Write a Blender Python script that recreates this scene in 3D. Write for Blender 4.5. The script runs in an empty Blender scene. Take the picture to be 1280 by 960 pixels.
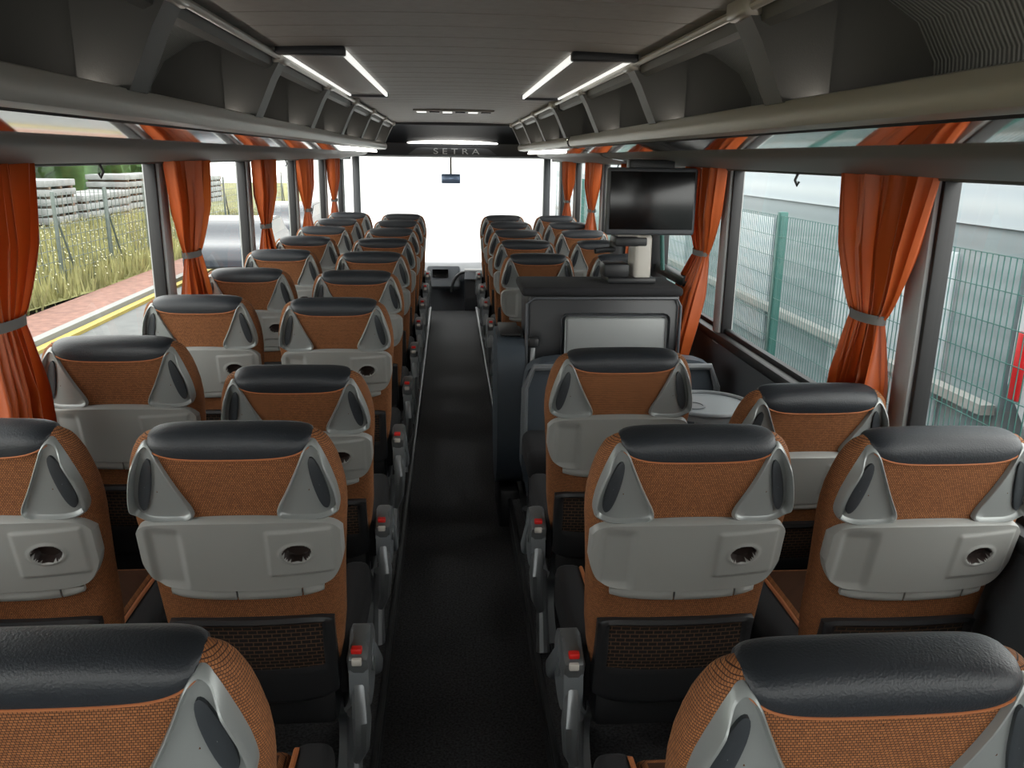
import bpy, bmesh, math, random
from mathutils import Vector, Matrix
random.seed(7)
S=bpy.context.scene
COL=S.collection
# ------------------------------------------------------------ materials
def lin(c):
    return tuple(((x/255)/12.92 if x/255<=0.04045 else ((x/255+0.055)/1.055)**2.4) for x in c)+(1,)
M={}
def mat(name,rgb,rough=0.5,metal=0.0,noise=0,nscale=50,bump=0,emit=0,coat=0):
    m=bpy.data.materials.new(name); m.use_nodes=True
    nt=m.node_tree; b=nt.nodes['Principled BSDF']
    c=lin(rgb)
    b.inputs['Base Color'].default_value=c
    b.inputs['Roughness'].default_value=rough
    b.inputs['Metallic'].default_value=metal
    if coat: b.inputs['Coat Weight'].default_value=coat
    if emit:
        b.inputs['Emission Color'].default_value=c
        b.inputs['Emission Strength'].default_value=emit
    tc=nt.nodes.new('ShaderNodeTexCoord')
    n=nt.nodes.new('ShaderNodeTexNoise'); n.inputs['Scale'].default_value=nscale; n.inputs['Detail'].default_value=3
    nt.links.new(tc.outputs['Object'],n.inputs['Vector'])
    if noise:
        r=nt.nodes.new('ShaderNodeValToRGB')
        r.color_ramp.elements[0].position=0.3; r.color_ramp.elements[1].position=0.7
        r.color_ramp.elements[0].color=tuple(x*(1-noise) for x in c[:3])+(1,)
        r.color_ramp.elements[1].color=tuple(min(1,x*(1+noise)) for x in c[:3])+(1,)
        nt.links.new(n.outputs['Fac'],r.inputs['Fac']); nt.links.new(r.outputs['Color'],b.inputs['Base Color'])
    if bump:
        bp=nt.nodes.new('ShaderNodeBump'); bp.inputs['Strength'].default_value=bump; bp.inputs['Distance'].default_value=0.003
        nt.links.new(n.outputs['Fac'],bp.inputs['Height']); nt.links.new(bp.outputs['Normal'],b.inputs['Normal'])
    M[name]=m
    return m
def weave(name,c1,c2,c3,w,h,mort,rough=0.8,k=0.9):
    m=mat(name,c1,rough); nt=m.node_tree; b=nt.nodes['Principled BSDF']
    b.inputs['Specular IOR Level'].default_value=0.25
    tc=nt.nodes.new('ShaderNodeTexCoord'); sx=nt.nodes.new('ShaderNodeSeparateXYZ'); cb=nt.nodes.new('ShaderNodeCombineXYZ')
    nt.links.new(tc.outputs['Object'],sx.inputs[0])
    ab=nt.nodes.new('ShaderNodeMath'); ab.operation='ABSOLUTE'; nt.links.new(sx.outputs['X'],ab.inputs[0])
    ma=nt.nodes.new('ShaderNodeMath'); ma.operation='MULTIPLY_ADD'; ma.inputs[1].default_value=k
    nt.links.new(sx.outputs['Y'],ma.inputs[0]); nt.links.new(ab.outputs[0],ma.inputs[2])
    nt.links.new(ma.outputs[0],cb.inputs['X']); nt.links.new(sx.outputs['Z'],cb.inputs['Y'])
    br=nt.nodes.new('ShaderNodeTexBrick'); br.inputs['Scale'].default_value=1.0
    br.inputs['Brick Width'].default_value=w; br.inputs['Row Height'].default_value=h
    br.inputs['Mortar Size'].default_value=mort; br.inputs['Mortar Smooth'].default_value=0.4
    br.inputs['Color1'].default_value=lin(c1); br.inputs['Color2'].default_value=lin(c2); br.inputs['Mortar'].default_value=lin(c3)
    nt.links.new(cb.outputs[0],br.inputs['Vector']); nt.links.new(br.outputs['Color'],b.inputs['Base Color'])
    bp=nt.nodes.new('ShaderNodeBump'); bp.inputs['Strength'].default_value=0.3; bp.inputs['Distance'].default_value=0.001; bp.invert=True
    nt.links.new(br.outputs['Fac'],bp.inputs['Height']); nt.links.new(bp.outputs['Normal'],b.inputs['Normal'])
    return m
def ribbed(name,c1,c2,scale,axis='Y',rough=0.5):
    m=mat(name,c1,rough); nt=m.node_tree; b=nt.nodes['Principled BSDF']
    tc=nt.nodes.new('ShaderNodeTexCoord'); w=nt.nodes.new('ShaderNodeTexWave'); w.bands_direction=axis
    w.inputs['Scale'].default_value=scale
    nt.links.new(tc.outputs['Object'],w.inputs['Vector'])
    r=nt.nodes.new('ShaderNodeValToRGB'); r.color_ramp.elements[0].color=lin(c1); r.color_ramp.elements[1].color=lin(c2)
    nt.links.new(w.outputs['Fac'],r.inputs['Fac']); nt.links.new(r.outputs['Color'],b.inputs['Base Color'])
    bp=nt.nodes.new('ShaderNodeBump'); bp.inputs['Strength'].default_value=0.5; bp.inputs['Distance'].default_value=0.004
    nt.links.new(w.outputs['Fac'],bp.inputs['Height']); nt.links.new(bp.outputs['Normal'],b.inputs['Normal'])
    return m
weave('fabric_brown',(150,98,60),(126,80,48),(58,37,26),0.0052,0.0042,0.0006)
weave('net_pocket',(27,24,22),(24,20,19),(78,58,42),0.022,0.011,0.0014,k=0)
mat('leather_dark',(33,37,42),0.46,bump=0.3,nscale=300)
mat('piping_orange',(160,96,56),0.6)
mat('plastic_grey',(138,139,136),0.45,bump=0.08,nscale=500)
mat('plastic_silver',(142,146,145),0.34,0.3)
mat('plastic_dkgrey',(98,102,105),0.4)
mat('slot_dark',(50,54,58),0.45)
mat('cup_dark',(38,28,25),0.5)
mat('black_plastic',(30,31,33),0.45,bump=0.1,nscale=300)
mat('black_fabric',(24,24,27),0.9,bump=0.3,nscale=400)
mat('metal_grey',(125,128,130),0.35,0.6)
mat('red_button',(200,30,25),0.4)
mat('carpet_black',(54,54,56),0.95,noise=0.7,nscale=120,bump=0.6)
mat('trim_alu',(62,63,65),0.45,0.6)
mat('wall_grey',(72,75,78),0.6,bump=0.1,nscale=200)
mat('pillar_grey',(150,152,152),0.5)
mat('rubber_black',(18,18,20),0.5)
mat('ceiling_grey',(150,147,142),0.65,noise=0.05,nscale=30,bump=0.1)
mat('rack_silver',(172,169,162),0.38,0.2)
mat('rack_gloss',(215,213,208),0.07,0.95)
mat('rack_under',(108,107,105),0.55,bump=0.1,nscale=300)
mat('rack_bracket',(80,80,78),0.5,bump=0.1,nscale=300)
ribbed('rack_ribbed',(50,52,50),(112,115,114),22,'Y')
ribbed('louvre',(80,80,78),(190,188,184),16,'Y')
mat('led_fill_white',(255,252,245),0.5,emit=6)  # front header lights, and the added fill strips under the racks
mat('cove_fill',(255,246,234),0.5,emit=7.5)  # added fill glow inside the racks, not an existing lamp
mat('strip_white_glow',(240,240,236),0.4,emit=1.0)  # white trim; its glow stands in for daylight on the grille edges
mat('fascia_dark',(44,46,50),0.4)
mat('sign_letters',(200,202,205),0.3,0.2)
mat('screen_black',(7,7,9),0.2)
mat('monitor_frame',(72,74,78),0.4)
mat('cab_black',(33,35,38),0.35,bump=0.1,nscale=200)
mat('cab_panel',(138,141,141),0.35)
mat('bin_bluegrey',(60,68,76),0.5)
mat('white_plastic',(190,186,178),0.35)
mat('table_grey',(108,113,116),0.4)
mat('mirror_blue',(120,140,170),0.15,0.3)
mat('dash_grey',(120,124,130),0.5)
mat('strap_grey',(110,108,105),0.7)
# curtain
m=mat('curtain_orange',(184,84,27),0.42); nt=m.node_tree; b=nt.nodes['Principled BSDF']
b.inputs['Sheen Weight'].default_value=0.2
tl=nt.nodes.new('ShaderNodeBsdfTranslucent'); tl.inputs['Color'].default_value=lin((212,104,26))
mx=nt.nodes.new('ShaderNodeMixShader'); mx.inputs[0].default_value=0.16
out=nt.nodes['Material Output']
nt.links.new(b.outputs[0],mx.inputs[1]); nt.links.new(tl.outputs[0],mx.inputs[2]); nt.links.new(mx.outputs[0],out.inputs['Surface'])
# glass
m=bpy.data.materials.new('window_glass'); m.use_nodes=True; nt=m.node_tree; nt.nodes.clear()
o=nt.nodes.new('ShaderNodeOutputMaterial'); t=nt.nodes.new('ShaderNodeBsdfTransparent'); t.inputs[0].default_value=(0.93,0.96,0.95,1)
g=nt.nodes.new('ShaderNodeBsdfGlossy'); g.inputs['Roughness'].default_value=0.02
mx=nt.nodes.new('ShaderNodeMixShader'); mx.inputs[0].default_value=0.08
nt.links.new(t.outputs[0],mx.inputs[1]); nt.links.new(g.outputs[0],mx.inputs[2]); nt.links.new(mx.outputs[0],o.inputs[0]); M['window_glass']=m
# exterior
mat('asphalt',(92,94,94),0.9,noise=0.15,nscale=3)
mat('paver',(120,88,78),0.9,noise=0.25,nscale=6)
mat('yellow_line',(160,142,70),0.8)
mat('grass_ground',(112,112,68),0.95,noise=0.4,nscale=2.5)
mat('grass_blade',(140,138,92),0.9,noise=0.45,nscale=1.5)
mat('flower',(180,178,150),0.9)
mat('foliage',(66,94,50),0.9,noise=0.5,nscale=1.2)
mat('bark',(100,84,70),0.9)
mat('concrete_block',(136,138,138),0.9,noise=0.2,nscale=2)
mat('glare_white',(232,232,230),0.9)
mat('backdrop_white',(240,240,240),0.9)
mat('fence_green',(46,94,88),0.5)
mat('fence_grey',(85,95,90),0.5)
ribbed('facade',(112,123,127),(122,133,137),1.2,'Z')
ribbed('facade_light',(150,160,166),(160,168,172),1.2,'Z')
mat('van_white',(165,170,174),0.3)
mat('tail_red',(170,22,26),0.3)
mat('dark_glass',(25,30,34),0.1)
mat('car_paint',(48,54,62),0.25)
mat('kerb',(128,130,128),0.9)
# ------------------------------------------------------------ mesh builder
class MB:
    def __init__(s): s.v=[];s.f=[];s.m=[];s.sm=[]
    def add(s,vs,fs,mt,sm=True):
        o=len(s.v); s.v+= [tuple(p) for p in vs]
        for i,f in enumerate(fs):
            s.f.append([o+k for k in f]); s.m.append(mt if isinstance(mt,str) else mt[i]); s.sm.append(sm)
    def grid(s,P,mt,cu=False,cv=False,sm=True,matfn=None):
        R=len(P);C=len(P[0]); vs=[p for r in P for p in r]; fs=[];ms=[]
        for i in range(R if cv else R-1):
            for j in range(C if cu else C-1):
                i2=(i+1)%R;j2=(j+1)%C
                fs.append([i*C+j,i*C+j2,i2*C+j2,i2*C+j]); ms.append(matfn(i,j) if matfn else mt)
        s.add(vs,fs,ms,sm)
    def rings(s,P,mt,c0=True,c1=True,sm=True):
        s.grid(P,mt,cu=True,sm=sm)
        n=len(P[0])
        if c0: s.add(P[0],[list(range(n))[::-1]],mt,sm)
        if c1: s.add(P[-1],[list(range(n))],mt,sm)
    def tube(s,path,r,mt,n=8,closed=False):
        P=[Vector(p) for p in path]; R=[]
        prev=None; L=len(P)
        for i,p in enumerate(P):
            if closed: d=(P[(i+1)%L]-P[i-1]).normalized()
            else: d=(P[min(i+1,L-1)]-P[max(i-1,0)]).normalized()
            if prev is None:
                up=Vector((0,0,1)) if abs(d.z)<0.9 else Vector((1,0,0))
                a=d.cross(up).normalized()
            else:
                a=(prev-d*prev.dot(d)).normalized()
            prev=a; b=d.cross(a)
            rr=r[i] if isinstance(r,(list,tuple)) else r
            R.append([p+(a*math.cos(2*math.pi*k/n)+b*math.sin(2*math.pi*k/n))*rr for k in range(n)])
        if closed:
            R.append(R[0]); s.grid(R,mt,cu=True)
        else: s.rings(R,mt)
    def bm(s,bm,mt,sm=True):
        bm.verts.index_update()
        s.add([v.co.copy() for v in bm.verts],[[v.index for v in f.verts] for f in bm.faces],mt,sm); bm.free()
    def box(s,c,sz,mt,bev=0,rot=None,seg=2):
        b=bmesh.new(); bmesh.ops.create_cube(b,size=1)
        bmesh.ops.scale(b,vec=sz,verts=b.verts)
        if bev: bmesh.ops.bevel(b,geom=b.edges[:],offset=bev,segments=seg,profile=0.5,affect='EDGES')
        if rot is not None: bmesh.ops.rotate(b,cent=(0,0,0),matrix=rot,verts=b.verts)
        bmesh.ops.translate(b,vec=c,verts=b.verts)
        s.bm(b,mt,sm=bool(bev))
    def cyl(s,p0,p1,r0,mt,r1=None,n=20):
        s.tube([p0,p1],[r0,r0 if r1 is None else r1],mt,n)
    def prism(s,pts,axis,a0,a1,mt,sm=False):
        def P(u,w,a):
            return (a,u,w) if axis=='X' else ((u,a,w) if axis=='Y' else (u,w,a))
        s.rings([[P(u,w,a0) for u,w in pts],[P(u,w,a1) for u,w in pts]],mt,sm=sm)
    def lathe(s,prof,c,mt,n=28):
        s.rings([[(c[0]+r*math.cos(2*math.pi*k/n),c[1]+r*math.sin(2*math.pi*k/n),c[2]+z) for k in range(n)] for r,z in prof],mt)
    def sphere(s,c,r,mt,sub=2):
        b=bmesh.new(); bmesh.ops.create_icosphere(b,subdivisions=sub,radius=1)
        bmesh.ops.scale(b,vec=r if isinstance(r,(tuple,list)) else (r,r,r),verts=b.verts)
        bmesh.ops.translate(b,vec=c,verts=b.verts); s.bm(b,mt)
    def mesh(s,name,ang=40,recalc=True):
        me=bpy.data.meshes.new(name); me.from_pydata(s.v,[],s.f)
        names=[]
        for x in s.m:
            if x not in names: names.append(x)
        for x in names: me.materials.append(M[x])
        idx={x:i for i,x in enumerate(names)}
        me.polygons.foreach_set('material_index',[idx[x] for x in s.m])
        me.polygons.foreach_set('use_smooth',s.sm)
        if recalc:
            b=bmesh.new(); b.from_mesh(me); bmesh.ops.recalc_face_normals(b,faces=b.faces); b.to_mesh(me); b.free()
        try: me.set_sharp_from_angle(angle=math.radians(ang))
        except Exception as e: print(e)
        me.update(); return me
    def obj(s,name,loc=(0,0,0),rot=(0,0,0),ang=40,recalc=True,parent=None):
        return inst(s.mesh(name,ang,recalc),name,loc,rot,parent)
def inst(me,name,loc=(0,0,0),rot=(0,0,0),parent=None):
    o=bpy.data.objects.new(name,me); o.location=loc; o.rotation_euler=rot; COL.objects.link(o)
    if parent: o.parent=parent
    return o
def interp(t,tab):
    if t<=tab[0][0]: return tab[0][1]
    for (a,va),(b,vb) in zip(tab,tab[1:]):
        if t<=b:
            k=(t-a)/(b-a); return va+(vb-va)*k
    return tab[-1][1]
def chaikin(p,n=3):
    for _ in range(n):
        q=[]
        for i in range(len(p)):
            a=p[i];b=p[(i+1)%len(p)]
            q.append((a[0]*.75+b[0]*.25,a[1]*.75+b[1]*.25)); q.append((a[0]*.25+b[0]*.75,a[1]*.25+b[1]*.75))
        p=q
    return p
def sm(a,b,x):
    t=max(0,min(1,(x-a)/(b-a))); return t*t*(3-2*t)
# ------------------------------------------------------------ seat
WT=[(0,.182),(.06,.197),(.15,.208),(.3,.215),(.42,.225),(.48,.231),(.53,.231),(.6,.220),(.64,.206),(.655,.197),(.668,.182),(.674,.165)]
TT=[(0,.06),(.2,.062),(.45,.06),(.6,.050),(.64,.044),(.655,.039),(.668,.030),(.674,.018)]
N=3.6
def surf(x,s):
    w=interp(s,WT); t=interp(s,TT); a=min(abs(x)/w,.96)
    return t*(1-a**N)**(1/N)
def seat_mesh(arm,rec=12.0):
    mb=MB(); a=math.radians(rec); U=Vector((0,-math.sin(a),math.cos(a))); NN=Vector((0,-math.cos(a),-math.sin(a))); P0=Vector((0,0,.45))
    def T(x,n,s): return P0+Vector((x,0,0))+U*s+NN*(n-.008*math.sin(s*5))
    # shell
    R=[]
    for s_ in [-.02,0,.03,.08,.15,.22,.3,.36,.42,.46,.5,.54,.58,.61,.63,.645,.655,.662,.668,.674]:
        w=interp(s_,WT);t=interp(s_,TT); ring=[]
        if s_<0: w*=.9;t*=.7
        for k in range(44):
            th=2*math.pi*k/44; c,sn=math.cos(th),math.sin(th)
            ring.append(T(w*math.copysign(abs(c)**(2/N),c),t*math.copysign(abs(sn)**(2/N),sn),s_))
        R.append(ring)
    mb.rings(R,'fabric_brown')
    # head cushion
    W=.174; P=[]; pipe=[]
    for i in range(41):
        x=-W+2*W*i/40; q=abs(x)/W
        st=.688-.006*q*q-.012*q**8; sb=.631+.006*q**2+.022*q**5
        th=.0515*(1-q**9)**.4 if q<1 else .0; th=max(th,.004)
        row=[]
        for k in range(17):
            g=math.pi*k/16; c,sn=math.cos(g),math.sin(g)
            row.append(T(x,th*math.copysign(abs(c)**.7,c),sb+(st-sb)*abs(sn)**.8))
        P.append(row); pipe.append(T(x,th+.0005,sb))
    mb.grid(P,'leather_dark')
    mb.tube(pipe,.0018,'piping_orange',6)
    # side scoops with grab rim
    out=chaikin([(.160,.668),(.182,.665),(.206,.605),(.221,.540),(.222,.492),(.190,.477),(.14,.479),(.096,.482),(.083,.500),(.110,.550),(.138,.612)],3)
    cx=sum(p[0] for p in out)/len(out); cs=sum(p[1] for p in out)/len(out)
    def stand(X,Z):
        edge=(X-(.156+(.648-Z)*.24))
        return .005+.022*sm(-.010,.035,edge)*sm(.480,.51,Z)*(1-sm(.62,.66,Z))
    for sg in (-1,1):
        def ring(k,off,st=0):
            r=[]
            for x,s_ in out:
                X=cx+(x-cx)*k; Z=cs+(s_-cs)*k
                r.append(T(sg*X,surf(X,Z)+off+st*stand(x,s_),Z))
            return r
        mb.grid([ring(1.0,-.03,0),ring(1.0,-.002,1),ring(.975,.006,1),ring(.935,.007,1),ring(.90,.001,.8),ring(.85,.002,.0),ring(.7,.0018),ring(.5,.0018),ring(.3,.0018),ring(.02,.0018)],'plastic_silver',cu=True)
        so=chaikin([(.160,.630),(.174,.632),(.193,.580),(.204,.524),(.196,.500),(.181,.517),(.166,.575)],2)
        sx=sum(p[0] for p in so)/len(so); ss=sum(p[1] for p in so)/len(so)
        def r2(k,off): return [T(sg*(sx+(x-sx)*k),surf(sx+(x-sx)*k,ss+(z-ss)*k)+off,ss+(z-ss)*k) for x,z in so]
        mb.grid([r2(1,.0),r2(1,.0075),r2(.85,.0085),r2(.4,.0085),r2(.02,.0085)],'slot_dark',cu=True)
    # tray (height field)
    def patch(x0,x1,nx,top,bot,ns,nf,nlow,mt,mf=None):
        rows=[]
        for i in range(nx+1):
            x=x0+(x1-x0)*i/nx; t_,b_=top(x),bot(x)
            row=[T(x,nlow,b_)]
            for j in range(ns+1):
                z=b_+(t_-b_)*j/ns; edge=min(j,ns-j,i,nx-i)
                row.append(T(x,nf(x,z)-(.005 if edge==0 else 0),z))
            row.append(T(x,nlow,t_)); rows.append(row)
        first=[T(x0,nlow,bot(x0)+(top(x0)-bot(x0))*max(0,min(1,(j-1)/ns))) for j in range(ns+3)]
        last=[T(x1,nlow,bot(x1)+(top(x1)-bot(x1))*max(0,min(1,(j-1)/ns))) for j in range(ns+3)]
        rows=[first]+rows+[last]
        def mfn(i,j):
            if mf is None: return mt
            x=x0+(x1-x0)*(i-.5)/nx; z=bot(x)+(top(x)-bot(x))*(j-.5)/ns
            return mf(x,z)
        mb.grid(rows,mt,matfn=mfn)
    def nbase(x): return .084-.5*x*x
    CX,CZ=.124,.400
    def cup(x,z): return ((x-CX)/.029)**2+((z-CZ)/.021)**2
    def ntray(x,z):
        n=nbase(x)
        q=cup(x,z); n+=.0025*math.exp(-((q-1.5)/.4)**2)
        n-=.009*sm(-.205,-.185,x)*(1-sm(-.135,-.115,x))*sm(.29,.32,z)*(1-sm(.44,.475,z))
        n+=.004*sm(.055,.068,x)*(1-sm(.195,.205,x))*sm(.335,.345,z)*(1-sm(.455,.465,z))
        floor_=surf(x,z)+.002
        k=1-sm(.8,1.15,q); n=n*(1-k)+min(n,floor_)*k
        return n
    patch(-.222,.222,130,lambda x:.491-.018*(x/.222)**2-.030*(abs(x)/.222)**18,lambda x:.296+.08*(abs(x)/.222)**12,60,ntray,.03,'plastic_grey',
          lambda x,z:'cup_dark' if cup(x,z)<1.1 else 'plastic_grey')
    for xa,xb in ((-.168,-.022),(-.018,.122),(.126,.172)):
        patch(xa,xb,6,lambda x:.2935,lambda x:.268+.012*(abs(x)/.172)**6,3,lambda x,z:nbase(x)-.003,.03,'plastic_grey')
    # net pocket w/ frame
    def npk(x,z):
        inside=sm(.150,.158,-abs(x)+.32)*sm(.05,.058,z)*(1-sm(.183,.19,z))
        return .080-.35*x*x-.008*inside+.008*inside*math.exp(-((z-.1)/.05)**2)
    patch(-.188,.188,40,lambda x:.205-.012*(abs(x)/.188)**8,lambda x:-.055+.03*(abs(x)/.188)**6,26,npk,.02,'black_plastic',
          lambda x,z:'net_pocket' if abs(x)<.163 and .055<z<.187 else 'black_plastic')
    # cushion
    mb.box((0,.25,.405),(.27,.46,.13),'fabric_brown',.03,seg=3)
    for sg in (-1,1):
        mb.box((sg*.175,.25,.41),(.085,.47,.15),'black_fabric',.03,seg=3)
        mb.tube([(sg*.14,.03,.482),(sg*.14,.25,.487),(sg*.14,.45,.482),(sg*.14,.49,.45)],.006,'piping_orange',6)
    mb.box((0,.24,.31),(.38,.40,.07),'black_plastic',.015)
    mb.box((0,-.0,.36),(.36,.10,.12),'black_plastic',.02)
    # legs
    for sg in (-1,1):
        pr=chaikin([(.02,.33),(.40,.33),(.38,.27),(.28,.20),(.25,.08),(.36,.02),(.36,0),(.02,0),(.02,.02),(.14,.07),(.16,.18),(.04,.27)],2)
        mb.prism(pr,'X',sg*.165-.016,sg*.165+.016,'metal_grey')
    mb.box((0,.2,.17),(.33,.05,.05),'metal_grey',.01)
    # arm / recline mechanism on aisle side
    if arm:
        x=arm*.236
        pr=chaikin([(-.07,.40),(-.06,.50),(.0,.535),(.07,.52),(.12,.46),(.12,.37),(.05,.33),(-.04,.34)],2)
        mb.prism(pr,'X',x-.024,x+.024,'plastic_dkgrey')
        mb.box((x,-.01,.485),(.056,.12,.08),'metal_grey',.016,rot=Matrix.Rotation(math.radians(20),3,'X'))
        mb.box((x-.002,-.068,.525),(.026,.02,.014),'red_button',.003)
        mb.box((x-.002,-.076,.497),(.024,.012,.018),'white_plastic',.003)
        mb.box((x+arm*.008,.12,.385),(.048,.32,.06),'plastic_dkgrey',.018,rot=Matrix.Rotation(math.radians(-42),3,'X'),seg=3)
        mb.tube([(x,-.05,.42),(x+arm*.006,-.08,.34),(x,-.055,.24),(x-arm*.02,.0,.16)],[.020,.024,.02,.014],'metal_grey',10)
        mb.tube([(x-arm*.02,.0,.30),(x-arm*.03,.03,.15),(x-arm*.03,-.03,.01)],[.022,.02,.024],'metal_grey',10)
        mb.cyl((x-.028,.03,.44),(x+.03,.03,.44),.034,'metal_grey')
    return mb.mesh('coach_seat_mesh',35)
POD=.15
seat_cache={}
def seat(x,yrow,arm,rec=12.0,dz=0,rz=0):
    k=(arm,rec)
    if k not in seat_cache: seat_cache[k]=seat_mesh(arm,rec)
    off=.68*math.sin(math.radians(12))+.055
    inst(seat_cache[k],'coach_seat',(x,yrow+off,POD+dz),(0,0,rz))
ROWS=[.84,1.65,2.47,3.27,4.1,4.95,5.8,6.65,7.5,8.35]
for i,y in enumerate(ROWS):
    if i==2: seat(-.505,y,1,20,-.03)
    else: seat(-.50,y,1,12,.005)
    seat(-1.03,y-(.05 if i==2 else 0),0,12,.03 if i==2 else .015)
for i,y in enumerate(ROWS):
    if i in(3,4): continue
    ya_=[.78,1.61,2.37][i] if i<3 else y
    seat([.472,.495,.487][i] if i<3 else .495,ya_,-1)
    if i==2: seat(1.01,2.25,0,21,-.03)
    elif i==1: seat(1.03,1.58,0)
    else: seat(1.03,y,0)
# ------------------------------------------------------------ shell
Y0,Y1=-1.3,10.1; XW=1.28; ZS=1.0; ZT=1.80; ZR=2.30
mb=MB(); mb.box((0,(Y0+Y1)/2,-.04),(2.6,Y1-Y0,.08),'carpet_black'); 
for sg in(-1,1):
    mb.box((sg*.765,(Y0+Y1-.6)/2,POD/2),(1.01,Y1-Y0-.6,POD),'carpet_black')
    mb.box((sg*.262,(Y0+Y1-.6)/2,POD-.005),(.02,Y1-Y0-.6,.022),'trim_alu',.004)
    mb.box((sg*.33,(Y0+Y1-.6)/2,POD+.004),(.03,Y1-Y0-.6,.012),'trim_alu',.003)
mb.box((0,10.25,-.22),(1.0,.3,.04),'carpet_black'); mb.box((0,10.8,-.42),(2.5,1.4,.04),'carpet_black'); mb.box((0,10.1,-.2),(2.5,.03,.4),'carpet_black')
mb.obj('floor')
PILL=[.5,2.13,3.8,5.4,7.05,8.7,10.1]; PILR=[.55,2.25,3.95,5.65,7.3,8.9,10.1]
YF=11.25
for sg,nm,PIL in((-1,'left',PILL),(1,'right',PILR)):
    mb=MB()
    mb.box((sg*(XW+.03),(Y0+YF)/2,ZS/2-.3),(.06,YF-Y0,ZS+.6),'wall_grey')
    mb.box((sg*(XW+.03),(Y0+YF)/2,(ZT+ZR)/2+.03),(.06,YF-Y0,ZR-ZT),'wall_grey')
    mb.box((sg*(XW+.015),(Y0+YF)/2,ZS-.01),(.07,YF-Y0,.05),'rubber_black',.015)
    mb.box((sg*(XW+.0),(Y0+Y1)/2,POD+.12),(.03,Y1-Y0,.16),'black_plastic',.01)
    for y in [-1.2]+PIL:
        mb.box((sg*(XW+.03),y,(ZS+ZT)/2),(.08,.10,ZT-ZS+.1),'pillar_grey',.02)
        for d in(-.055,.055): mb.box((sg*(XW+.03),y+d,(ZS+ZT)/2),(.05,.02,ZT-ZS+.1),'rubber_black',.005)
    mb.obj('wall_'+nm)
k=1
for sg,PIL in((-1,PILL),(1,PILR)):
    ys=[-1.2]+PIL+[11.2]
    for a,b in zip(ys,ys[1:]):
        mb=MB(); x=sg*(XW+.035)
        mb.add([(x,a+.06,ZS),(x,b-.06,ZS),(x,b-.06,ZT),(x,a+.06,ZT)],[[0,1,2,3]],'window_glass',False)
        for z in(ZS+.02,ZT-.0): mb.box((x,(a+b)/2,z),(.03,b-a-.1,.035),'rubber_black',.006)
        mb.obj('window_%d'%k); k+=1
# rear wall
mb=MB()
mb.box((0,Y0,.4),(2.6,.06,1.1),'wall_grey'); mb.box((0,Y0,2.1),(2.6,.06,.45),'wall_grey')
for sg in(-1,1): mb.box((sg*1.18,Y0,1.4),(.24,.06,1.0),'wall_grey')
mb.obj('wall_rear')
mb=MB(); mb.add([(-1.06,Y0,.95),(1.06,Y0,.95),(1.06,Y0,1.88),(-1.06,Y0,1.88)],[[0,1,2,3]],'window_glass',False)
for z in (.96,1.87): mb.box((0,Y0,z),(2.1,.05,.03),'rubber_black',.005)
mb.obj('window_%d'%k); k+=1
# ceiling with plank grooves
ZC=2.18; YCE=9.3
P=[];y=Y0
while y<YCE:
    for dy,dz in((0,.006),(.007,.0),(.216,.0),(.223,.006)):
        P.append([(x,y+dy,ZC+dz-.012*abs(x/.6)**2.0) for x in [-.62+1.24*i/12 for i in range(13)]])
    y+=.223
mb=MB(); mb.grid(P,'ceiling_grey',sm=True)
mb.box((0,(Y0+YF)/2,ZR+.04),(2.68,YF-Y0,.06),'wall_grey')
mb.obj('ceiling',ang=25)
# grilles in ceiling
for sg in(-1,1):
    mb=MB(); xa,xb=.39,.585; ya,yb=2.95,4.95
    mb.box((sg*(xa+xb)/2,(ya+yb)/2,ZC-.012),(xb-xa,yb-ya,.02),'louvre',.004)
    mb.box((sg*(xa-.006),(ya+yb)/2,ZC-.02),(.012,yb-ya,.022),'strip_white_glow',.003)
    mb.box((sg*(xb),(ya+yb)/2,ZC-.02),(.012,yb-ya,.022),'strip_white_glow',.003)
    for y in(ya,yb): mb.box((sg*(xa+xb)/2,y,ZC-.02),(xb-xa+.03,.05,.03),'fascia_dark',.006)
    mb.obj('ceiling_air_grille')
mb=MB()
mb.box((0,6.8,ZC-.008),(.62,.30,.012),'ceiling_grey',.004)
for i in range(6): mb.box((-.25+.1*i,6.8,ZC-.017),(.075,.10,.008),'rubber_black' if i%2 else 'strip_white_glow',.002)
mb.obj('ceiling_vent')
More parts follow.
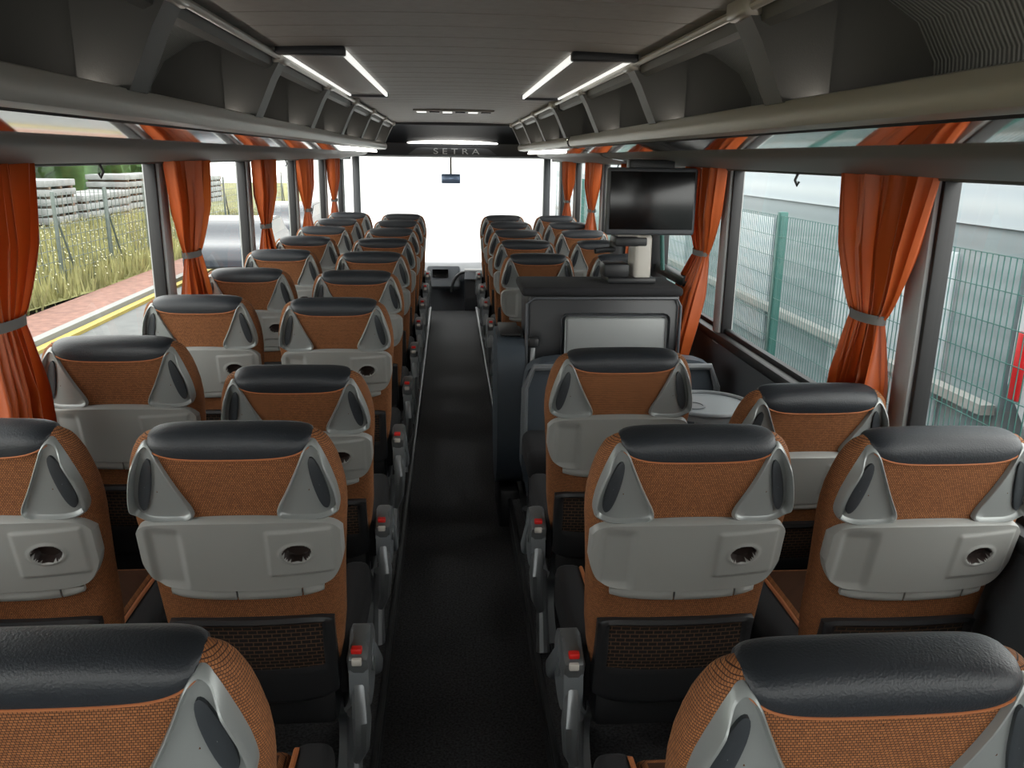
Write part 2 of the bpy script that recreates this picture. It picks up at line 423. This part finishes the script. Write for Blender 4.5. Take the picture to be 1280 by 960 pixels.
# ------------------------------------------------------------ luggage racks
def rack(sg,ya,yb,name='luggage_rack'):
    mb=MB()
    def ex(pts,mt,smo=True):
        mb.grid([[(sg*x,ya,z) for x,z in pts],[(sg*x,yb,z) for x,z in pts]],mt,sm=smo)
    lip=[(.79,1.950),(.745,1.955),(.722,1.963),(.704,1.958),(.694,1.94),(.694,1.92),(.702,1.903),(.72,1.896),(.745,1.897)]
    ex(lip,'rack_silver')
    ex([(.745,1.897),(.752,1.892)],'rubber_black')
    ex([(.752,1.892),(.82,1.874),(.90,1.860)],'rack_gloss')
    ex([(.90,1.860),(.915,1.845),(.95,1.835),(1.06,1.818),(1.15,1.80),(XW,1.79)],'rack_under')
    ex([(.79,1.950),(1.06,1.955)],'black_fabric')
    ex([(1.06,1.955),(1.05,2.05),(1.0,2.13),(.90,2.19),(.76,2.215)],'rack_ribbed')
    ex([(.76,2.215),(.62,2.225)],'rack_bracket')
    ex([(.68,2.20),(.68,2.125),(.655,2.11),(.635,2.12),(.625,2.165),(.60,2.185)],'rack_bracket')
    mb.tube([(sg*.612,ya,2.150),(sg*.612,yb,2.150)],.011,'rack_silver',10)
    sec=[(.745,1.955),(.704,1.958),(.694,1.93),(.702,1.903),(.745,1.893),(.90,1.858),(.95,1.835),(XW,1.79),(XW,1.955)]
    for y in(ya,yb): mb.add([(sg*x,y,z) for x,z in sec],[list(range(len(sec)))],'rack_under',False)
    ys=[]
    y=1.93-1.17*2
    while y<yb-.1:
        if y>ya: ys.append(y)
        y+=1.17
    for y in ys:
        mb.prism([(sg*a,b) for a,b in [(.605,2.19),(.605,2.14),(.640,2.08),(.672,2.01),(.698,1.955),(.80,1.951),(.80,2.22),(.62,2.22)]],'Y',y-.055,y+.055,'rack_bracket')
        mb.box((sg*.615,y,2.155),(.05,.13,.05),'rack_silver',.014,seg=3)
        mb.prism([(sg*a,b) for a,b in [(.79,1.953),(1.06,1.953),(1.05,2.05),(1.0,2.13),(.90,2.19),(.79,2.215)]],'Y',y-.02,y+.02,'rack_bracket')
    mb.box((sg*.775,(ya+yb)/2,1.957),(.022,yb-ya-.1,.010),'cove_fill',.003)  # added glowing strip, out of sight behind the lip, brightens ceiling and rack
    return mb.obj(name,ang=30)
rack(-1,Y0,9.2); rack(1,Y0,5.25); rack(1,5.33,9.2)
for sg in(-1,1):
    mb=MB(); mb.box((sg*.80,7.6,1.872),(.05,2.6,.012),'led_fill_white',.003); mb.obj('rack_fill_strip')  # added fill strips below the racks, to brighten the cabin
# ------------------------------------------------------------ curtains
def curtain(sg,yc,seed,scale=1.0,bw=.22,zb=1.03,dyb=0,dxb=0):
    mb=MB(); rnd=random.Random(seed); ph=rnd.random()*6; nf=10
    ztop,zt=1.80,1.385
    xw=sg*(XW-.06); P=[]
    NU,NV=120,48
    for j in range(NV+1):
        z=ztop+(zb-ztop)*j/NV; kb=0
        if z>zt:
            k=(z-zt)/(ztop-zt); w=.14+(.40-.14)*(k**.6)
        else:
            k=(zt-z)/(zt-zb); w=.14+(bw-.14)*(k**.6); kb=k
        w*=scale
        amp=.011+.022*min(1,abs(z-zt)/.2)
        row=[]
        for i in range(NU+1):
            u=i/NU
            s1=math.sin(2*math.pi*nf*u+ph+.7*math.sin(4*u+z*3))
            a=amp*math.copysign(abs(s1)**.7,s1)+.5*amp*math.sin(2*math.pi*3.3*u+ph*2+z*2)
            row.append((xw+a-sg*dxb*kb,yc+dyb*kb+(u-.5)*w+.006*math.cos(2*math.pi*nf*u*2+ph),z))
        P.append(row)
    mb.grid(P,'curtain_orange')
    R=[]
    for dz in(-.014,.014):
        R.append([(xw+.034*math.cos(t),yc+.078*scale*math.sin(t),zt+dz) for t in [2*math.pi*q/28 for q in range(28)]])
    mb.grid(R,'strap_grey',cu=True)
    mb.obj('window_curtain',ang=80,recalc=False)
for i in range(6):
    curtain(-1,PILL[i]+.13,i+1, 1.25 if i<3 else 1.05)
    if i==2: curtain(1,PILR[i]+.15,i+20,1.2,.42,.84,.12,.12)
    else: curtain(1,PILR[i]+.13,i+20,1.2)
for sg,n in((-1,'left'),(1,'right')):
    mb=MB(); mb.box((sg*(XW-.03),(Y0+9.9)/2,1.795),(.02,9.9-Y0,.018),'rack_bracket',.004)
    for y in(3.0,6.3): mb.tube([(sg*(XW-.06),y,1.79),(sg*(XW-.07),y,1.765),(sg*(XW-.06),y,1.745),(sg*(XW-.055),y,1.76)],.005,'black_plastic',6)
    mb.obj('curtain_rail')
# ------------------------------------------------------------ front end
mb=MB()
mb.box((0,YF,-.1),(2.6,.08,1.0),'wall_grey'); mb.box((0,YF-.05,2.12),(2.5,.2,.36),'fascia_dark',.03)
for sg in(-1,1): mb.box((sg*1.25,YF,1.2),(.09,.1,1.7),'wall_grey',.02)
mb.obj('wall_front')
mb=MB(); mb.add([(-1.21,YF+.02,.4),(1.21,YF+.02,.4),(1.21,YF-.02,1.98),(-1.21,YF-.02,1.98)],[[0,1,2,3]],'window_glass',False)
for z in(.41,1.96): mb.box((0,YF,z),(2.4,.05,.03),'rubber_black',.006)
mb.obj('window_%d'%k)
mb=MB()
pts=[(9.2,2.20),(9.2,2.15),(9.35,2.10),(9.5,2.03),(9.6,1.97),(9.6,1.93),(9.62,1.84),(9.66,1.82),(11.1,1.86),(11.1,2.25),(9.2,2.25)]
W=[-1.2+2.4*i/24 for i in range(25)]
P=[[(x,y+.25*(abs(x)/1.2)**2*(-1),z) for x in W] for y,z in pts]
mb.grid(P,'fascia_dark')
mb.box((0,9.57,1.985),(1.0,.06,.035),'led_fill_white',.01)
mb.box((.04,9.585,1.885),(1.2,.02,.075),'monitor_frame',.006)
fa=mb.obj('front_header_panel')
cu=bpy.data.curves.new('lettering','FONT'); cu.body='SETRA'; cu.size=.085; cu.align_x='CENTER'; cu.align_y='CENTER'; cu.extrude=.004; cu.space_character=1.6
cu.materials.append(M['sign_letters'])
t=bpy.data.objects.new('lettering',cu); t.location=(.04,9.568,1.885); t.rotation_euler=(math.radians(90),0,0); t.scale=(1.5,1,1); COL.objects.link(t); t.parent=fa
mb=MB(); mb.box((-.02,10.9,1.56),(.24,.03,.12),'mirror_blue',.014,seg=3); mb.tube([(-.02,10.92,1.60),(-.02,10.98,1.72),(-.02,11.0,1.86)],.012,'black_plastic')
mb.obj('rear_view_mirror')
mb=MB()
prof=[(10.75,-.38),(10.75,.1),(10.62,.30),(10.65,.42),(10.85,.50),(11.18,.47),(11.18,-.38)]
mb.grid([[(x,y-.12*math.sin((x+.6)*3)*(1 if x<.2 else .3)*(1 if y<11 else 0),z) for y,z in prof] for x in [-1.18+2.36*i/30 for i in range(31)]],'dash_grey')
R=Matrix.Rotation(math.radians(-35),3,'X')
mb.box((-.12,10.45,.36),(.42,.10,.30),'dash_grey',.03,rot=R)
mb.box((-.16,10.395,.42),(.20,.02,.11),'screen_black',.006,rot=R)
for i in range(5):
    for j in range(2): mb.box((-.24+.06*i,10.40-.02*j+.03,.30-.05*j),(.035,.02,.025),'black_plastic' if (i+j)%2 else 'white_plastic',.003,rot=R)
mb.obj('dashboard')
def wheel(mb,c,r,tilt,mt):
    pts=[];Rm=Matrix.Rotation(math.radians(tilt),3,'X')
    for i in range(33):
        a=2*math.pi*i/32; pts.append(Vector(c)+Rm@Vector((r*math.cos(a),r*math.sin(a),0)))
    mb.tube(pts,.016,mt,8)
    for a in(0,2.1,4.2): mb.tube([Vector(c)+Rm@Vector((0,0,-.03)),Vector(c)+Rm@Vector((r*math.cos(a+.5),r*math.sin(a+.5),0))],.013,mt,6)
    mb.sphere(Vector(c)+Rm@Vector((0,0,-.02)),(.06,.06,.03),mt)
mb=MB(); wheel(mb,(-.62,10.25,.50),.23,25,'black_plastic'); mb.tube([(-.62,10.27,.47),(-.62,10.5,.1),(-.62,10.6,-.38)],.04,'black_plastic',10); mb.obj('steering_wheel')
mb=MB()
pr=chaikin([(10.15,-.4),(10.15,.34),(10.3,.50),(10.5,.46),(10.5,-.4)],2)
mb.prism(pr,'X',.14,.42,'cab_black')
mb.tube([(.14+.16*math.cos(a),10.2,.22+.24*math.sin(a)) for a in [math.pi*q/14 for q in range(-2,15)]],.018,'black_plastic',8)
mb.box((.25,10.16,.42),(.22,.03,.10),'dash_grey',.01,rot=R)
mb.obj('guide_console')
# ------------------------------------------------------------ galley cabinet
mb=MB()
xa,xb,ya,yb,zt=.335,1.08,3.92,4.28,1.205
mb.box(((xa+xb)/2,(ya+yb)/2,(zt+POD)/2),(xb-xa,yb-ya,zt-POD),'cab_black',.02)
mb.box(((xa+xb)/2-.01,(ya+yb)/2,zt+.008),(xb-xa+.04,yb-ya+.04,.045),'black_fabric',.018,seg=3)
mb.tube([(xa-.005,ya-.012,.25),(xa-.005,ya-.012,zt-.05),(xa+.03,ya-.014,zt-.022),(xb-.02,ya-.014,zt-.022),(xb,ya-.012,zt-.06),(xb,ya-.012,.3)],.008,'monitor_frame',8)
mb.box((.765,ya-.006,.995),(.53,.02,.23),'monitor_frame',.03,seg=3)
mb.box((.765,ya-.016,.995),(.50,.012,.20),'cab_panel',.02,seg=3)
mb.box((.68,ya-.005,.56),(.55,.02,.48),'cab_black',.02)
mb.obj('galley_cabinet')
mb=MB()
pr=chaikin([(3.86,.20),(3.84,.86),(3.90,.96),(4.0,.99),(4.25,.99),(4.3,.94),(4.3,.20)],2)
mb.prism([(a,b) for a,b in pr],'X',.19,.322,'bin_bluegrey',True)
mb.box((.257,4.1,.995),(.10,.3,.012),'rubber_black',.004)
mb.box((.257,4.1,.09),(.10,.4,.22),'black_plastic',.02)
mb.obj('waste_bin')
mb=MB(); mb.tube([(.345,3.76,POD),(.345,3.76,.9),(.352,3.78,.98)],.011,'metal_grey',10); mb.box((.353,3.78,.995),(.05,.04,.05),'black_plastic',.014); mb.lathe([(.035,0),(.035,.012),(.012,.02)],(.345,3.76,POD),'metal_grey')
mb.obj('grab_pole')
# coffee machine
mb=MB(); cx,cy=.83,4.13; z0=zt+.03
mb.box((cx+.03,cy,z0+.015),(.24,.22,.03),'black_plastic',.01)
mb.box((cx+.085,cy,z0+.13),(.085,.18,.22),'white_plastic',.02,seg=3)
mb.box((cx+.03,cy,z0+.245),(.17,.16,.035),'white_plastic',.015,seg=3)
mb.box((cx+.02,cy-.02,z0+.205),(.16,.15,.045),'black_plastic',.01)
mb.cyl((cx-.03,cy,z0+.20),(cx-.03,cy,z0+.14),.04,'black_plastic'); mb.tube([(cx-.03,cy-.02,z0+.165),(cx-.15,cy-.05,z0+.155)],.014,'black_plastic')
mb.box((cx-.04,cy,z0+.06),(.13,.14,.07),'black_plastic',.015)
mb.obj('coffee_machine')
mb=MB()
mb.box((1.17,4.75,1.42),(.10,.06,.70),'black_plastic',.01)
mb.box((1.17,4.42,1.23),(.06,.6,.05),'black_plastic',.01)
mb.tube([(1.12,4.45,1.25),(1.10,4.45,1.5),(1.12,4.45,1.75)],.012,'fence_green',8)
mb.obj('door_1')
mb=MB()
mb.box((.925,4.0,1.635),(.435,.05,.315),'monitor_frame',.014,seg=3); mb.box((.925,3.973,1.64),(.405,.006,.27),'screen_black',.002)
mb.box((.925,4.04,1.80),(.22,.08,.06),'black_plastic',.01)
mb.obj('ceiling_monitor')
mb=MB()
o1=[(.98+.18*math.cos(2*math.pi*q/40)*1.0,3.10+.17*math.sin(2*math.pi*q/40)) for q in range(40)]
mb.prism(o1,'Z',.865,.89,'table_grey',True)
mb.tube([(a,b,.894) for a,b in o1],.009,'plastic_dkgrey',8,closed=True)
mb.lathe([(.05,0),(.05,.004),(.04,.004),(.04,.001)],(.92,3.08,.891),'plastic_dkgrey')
mb.tube([(.98,3.12,POD),(.98,3.12,.5),(.98,3.12,.87)],[.05,.03,.035],'metal_grey',14)
mb.obj('side_table')
mb=MB()
for cx in(.50,.99):
    prf=chaikin([(-.21,.2),(-.21,.82),(-.17,.95),(.17,.95),(.21,.82),(.21,.2)],2)
    mb.prism([(cx+a,b) for a,b in prf],'Y',3.62,3.72,'bin_bluegrey',True)
    mb.tube([(cx-.20,3.62,.5),(cx-.20,3.61,.82),(cx-.16,3.60,.92),(cx+.16,3.60,.92),(cx+.20,3.61,.82),(cx+.20,3.62,.5)],.016,'plastic_dkgrey',8)
    mb.box((cx,3.47,.55),(.42,.34,.14),'black_fabric',.04,seg=3)
    mb.box((cx,3.47,.32),(.36,.28,.34),'black_plastic',.02)
mb.obj('folding_bench')
# ------------------------------------------------------------ exterior
GZ=-1.25
mb=MB(); mb.add([(-60,-30,GZ),(60,-30,GZ),(60,90,GZ),(-60,90,GZ)],[[0,1,2,3]],'asphalt',False); mb.obj('ground')
mb=MB(); mb.add([(-4.6,13.5,GZ+.02),(2.9,13.5,GZ+.02),(2.9,60,GZ+.02),(-4.6,60,GZ+.02)],[[0,1,2,3]],'glare_white',False); mb.obj('glare_ground')  # added white ground, keeps the view through the windscreen blown out
mb=MB(); mb.box((-.8,34,3.2),(10,.4,9),'backdrop_white');  # added white backdrop standing in for the overexposed glare ahead
for i in range(4): mb.box((-4.5+2.4*i,33.77,GZ+1.6),(2.0,.06,3.2),'glare_white',.02)
mb.obj('glare_backdrop')
mb=MB(); mb.box((-6.55,25,GZ+.03),(.16,110,.06),'yellow_line'); mb.box((-6.75,25,GZ+.07),(.18,110,.14),'kerb'); mb.box((-7.35,25,GZ+.06),(1.0,110,.12),'paver'); mb.obj('sidewalk')
mb=MB(); P=[]
for i in range(25):
    P.append([(-7.9-1.6*i,-20+3.2*j,GZ+.08+.12*math.sin(i*.9+j*1.3)+.06*random.random()) for j in range(36)])
mb.grid(P,'grass_ground')
vs=[];fs=[];ms=[]
for i in range(26000):
    x=-7.9-6.5*random.random(); y=6+34*random.random()**.9; h=.18+.50*random.random(); a=random.random()*3.14; w=.02+.025*random.random()
    dx,dy=math.cos(a)*w,math.sin(a)*w; lx,ly=(random.random()-.5)*.25,(random.random()-.5)*.25
    n=len(vs); vs+=[(x-dx,y-dy,GZ+.1),(x+dx,y+dy,GZ+.1),(x+lx,y+ly,GZ+.1+h)]; fs.append([n,n+1,n+2]); ms.append('grass_blade')
    if i%9==0:
        n=len(vs); px,py,pz=x+lx,y+ly,GZ+.1+h; vs+=[(px-.03,py,pz),(px,py-.03,pz+.02),(px+.03,py,pz),(px,py+.03,pz+.03)]; fs.append([n,n+1,n+2,n+3]); ms.append('flower')
mb.add(vs,fs,ms,False)
mb.obj('grass_verge',recalc=False)
def fence(x,ya,yb,step,z0,z1,mt,name,dv,dh,wr,post=.03,brace=False):
    mb=MB(); y=ya
    while y<=yb+.01:
        mb.box((x,y,(z0+z1)/2+.02),(post*2,post*2,z1-z0+.03),mt,.008); 
        if brace: mb.tube([(x,y,z1-.4),(x+.0,y+.9,z0)],.025,mt,6)
        y+=step
    y=ya
    while y<yb:
        mb.box((x-.03,y,(z0+z1)/2),(wr,wr,z1-z0),mt); y+=dv
    z=z0
    while z<=z1:
        mb.box((x-.035,(ya+yb)/2,z),(wr,yb-ya,wr),mt); z+=dh
    mb.obj(name)
fence(-8.6,5,45,2.8,GZ,GZ+2.2,'fence_grey','wire_fence',.25,.25,.012,.035,True)
fence(3.2,-2,20.5,2.5,-.28,1.32,'fence_green','green_mesh_fence',.055,.2,.005,.04)
mb=MB(); mb.box((3.25,10,(GZ-.3)/2),(.28,26,-.3-GZ),'kerb',.01); mb.obj('retaining_wall')
mb=MB(); mb.box((7.2,29,0),(4,43.5,2.5),'facade'); mb.box((7.2,29,5.2),(4.1,43.5,7.9),'facade_light'); mb.box((5.1,29,-.45),(.15,43.5,.10),'kerb')
for i in range(7): mb.box((5.18,9.5+5*i,-.05),(.06,2.6,2.0),'facade_light',.02)
mb.obj('warehouse')
mb=MB(); prof=chaikin([(6.9,-.95),(6.9,1.35),(6.75,1.5),(2.6,1.5),(1.9,1.3),(1.2,.45),(.5,.2),(.4,-.95)],2)
mb.prism(prof,'X',5.0,6.9,'van_white',True)
mb.box((5.0,6.78,.1),(.06,.14,.62),'tail_red',.02); mb.box((5.0,2.0,.7),(.04,1.1,.6),'dark_glass',.02)
mb.box((5.0,5.0,-.45),(.05,3.2,.12),'plastic_dkgrey',.02)
for y in(1.4,5.7):
    for x in(5.02,6.88): mb.cyl((x-.1,y,GZ+.36),(x+.1,y,GZ+.36),.36,'rubber_black',n=28); mb.cyl((x-.11,y,GZ+.36),(x+.11,y,GZ+.36),.2,'metal_grey',n=20)
mb.obj('parked_van')
for i in range(14):
    mb=MB(); y=14+3.1*i; x=-15.5+random.uniform(-.4,.4)
    for l in range(random.choice([4,5,6])):
        mb.box((x,y,GZ+.30+.33*l),(1.8,2.5,.24),'concrete_block',.03)
        for d in(-.9,0,.9): mb.box((x,y+d,GZ+.14+.33*l),(1.8,.16,.10),'bark')
    mb.obj('concrete_pallet_stack')
def tree(x,y,h,r):
    mb=MB(); mb.tube([(x,y,GZ),(x+.1,y,GZ+h*.3),(x,y+.1,GZ+h*.6)],[.22,.17,.08],'bark',8)
    for q in range(16):
        a=random.random()*6.28; rr=r*random.random()**.5*.8; zz=GZ+h*(.22+.7*random.random())
        b=bmesh.new(); bmesh.ops.create_icosphere(b,subdivisions=3,radius=r*(.35+.25*random.random()))
        for v in b.verts: v.co*=1+.22*(random.random()-.5)
        bmesh.ops.translate(b,vec=(x+rr*math.cos(a),y+rr*math.sin(a),zz),verts=b.verts); mb.bm(b,'foliage')
    mb.obj('tree',recalc=False)
for i in range(12): tree(-23+random.uniform(-2,2),10+5.2*i,6+random.random()*2,3.4)
def car(x,y):
    mb=MB(); pr=chaikin([(-2.1,-.95),(-2.15,-.5),(-1.9,-.32),(-1.2,-.22),(-.6,.22),(.9,.25),(1.6,-.18),(2.1,-.3),(2.15,-.95)],2)
    mb.prism([(y+a,b+.05) for a,b in pr],'X',x-.85,x+.85,'car_paint')
    g=[(-1.05,-.2),(-.55,.16),(.85,.18),(1.35,-.16)]
    mb.prism([(y+a,b+.05) for a,b in g],'X',x-.87,x+.87,'dark_glass')
    for yy in(-1.35,1.35):
        for xx in(-.78,.78): mb.cyl((x+xx-.1,y+yy,GZ+.33),(x+xx+.1,y+yy,GZ+.33),.33,'rubber_black',n=24); mb.cyl((x+xx-.105,y+yy,GZ+.33),(x+xx+.105,y+yy,GZ+.33),.2,'metal_grey',n=16)
    mb.obj('parked_car')
car(-5.4,22);car(-5.4,29)
# ------------------------------------------------------------ light
w=bpy.data.worlds.new('World'); S.world=w; w.use_nodes=True
bg=w.node_tree.nodes['Background']; bg.inputs[0].default_value=(1.0,.98,.95,1); bg.inputs[1].default_value=5.3
# ------------------------------------------------------------ camera
F=1035.0
cam=bpy.data.cameras.new('Camera'); cam.sensor_width=36; cam.lens=36*F/1280; cam.clip_start=.02; cam.clip_end=300
co=bpy.data.objects.new('Camera',cam); COL.objects.link(co)
pitch=math.atan(283/F); yaw=math.atan(82/F*math.cos(pitch)); roll=math.radians(.8)
Mx=Matrix.Rotation(-yaw,4,'Z')@Matrix.Rotation(math.pi/2-pitch,4,'X')@Matrix.Rotation(roll,4,'Z')
co.matrix_world=Matrix.Translation((-.035,0,1.83))@Mx
S.camera=co
S.view_settings.view_transform='Standard'; S.view_settings.exposure=0.0
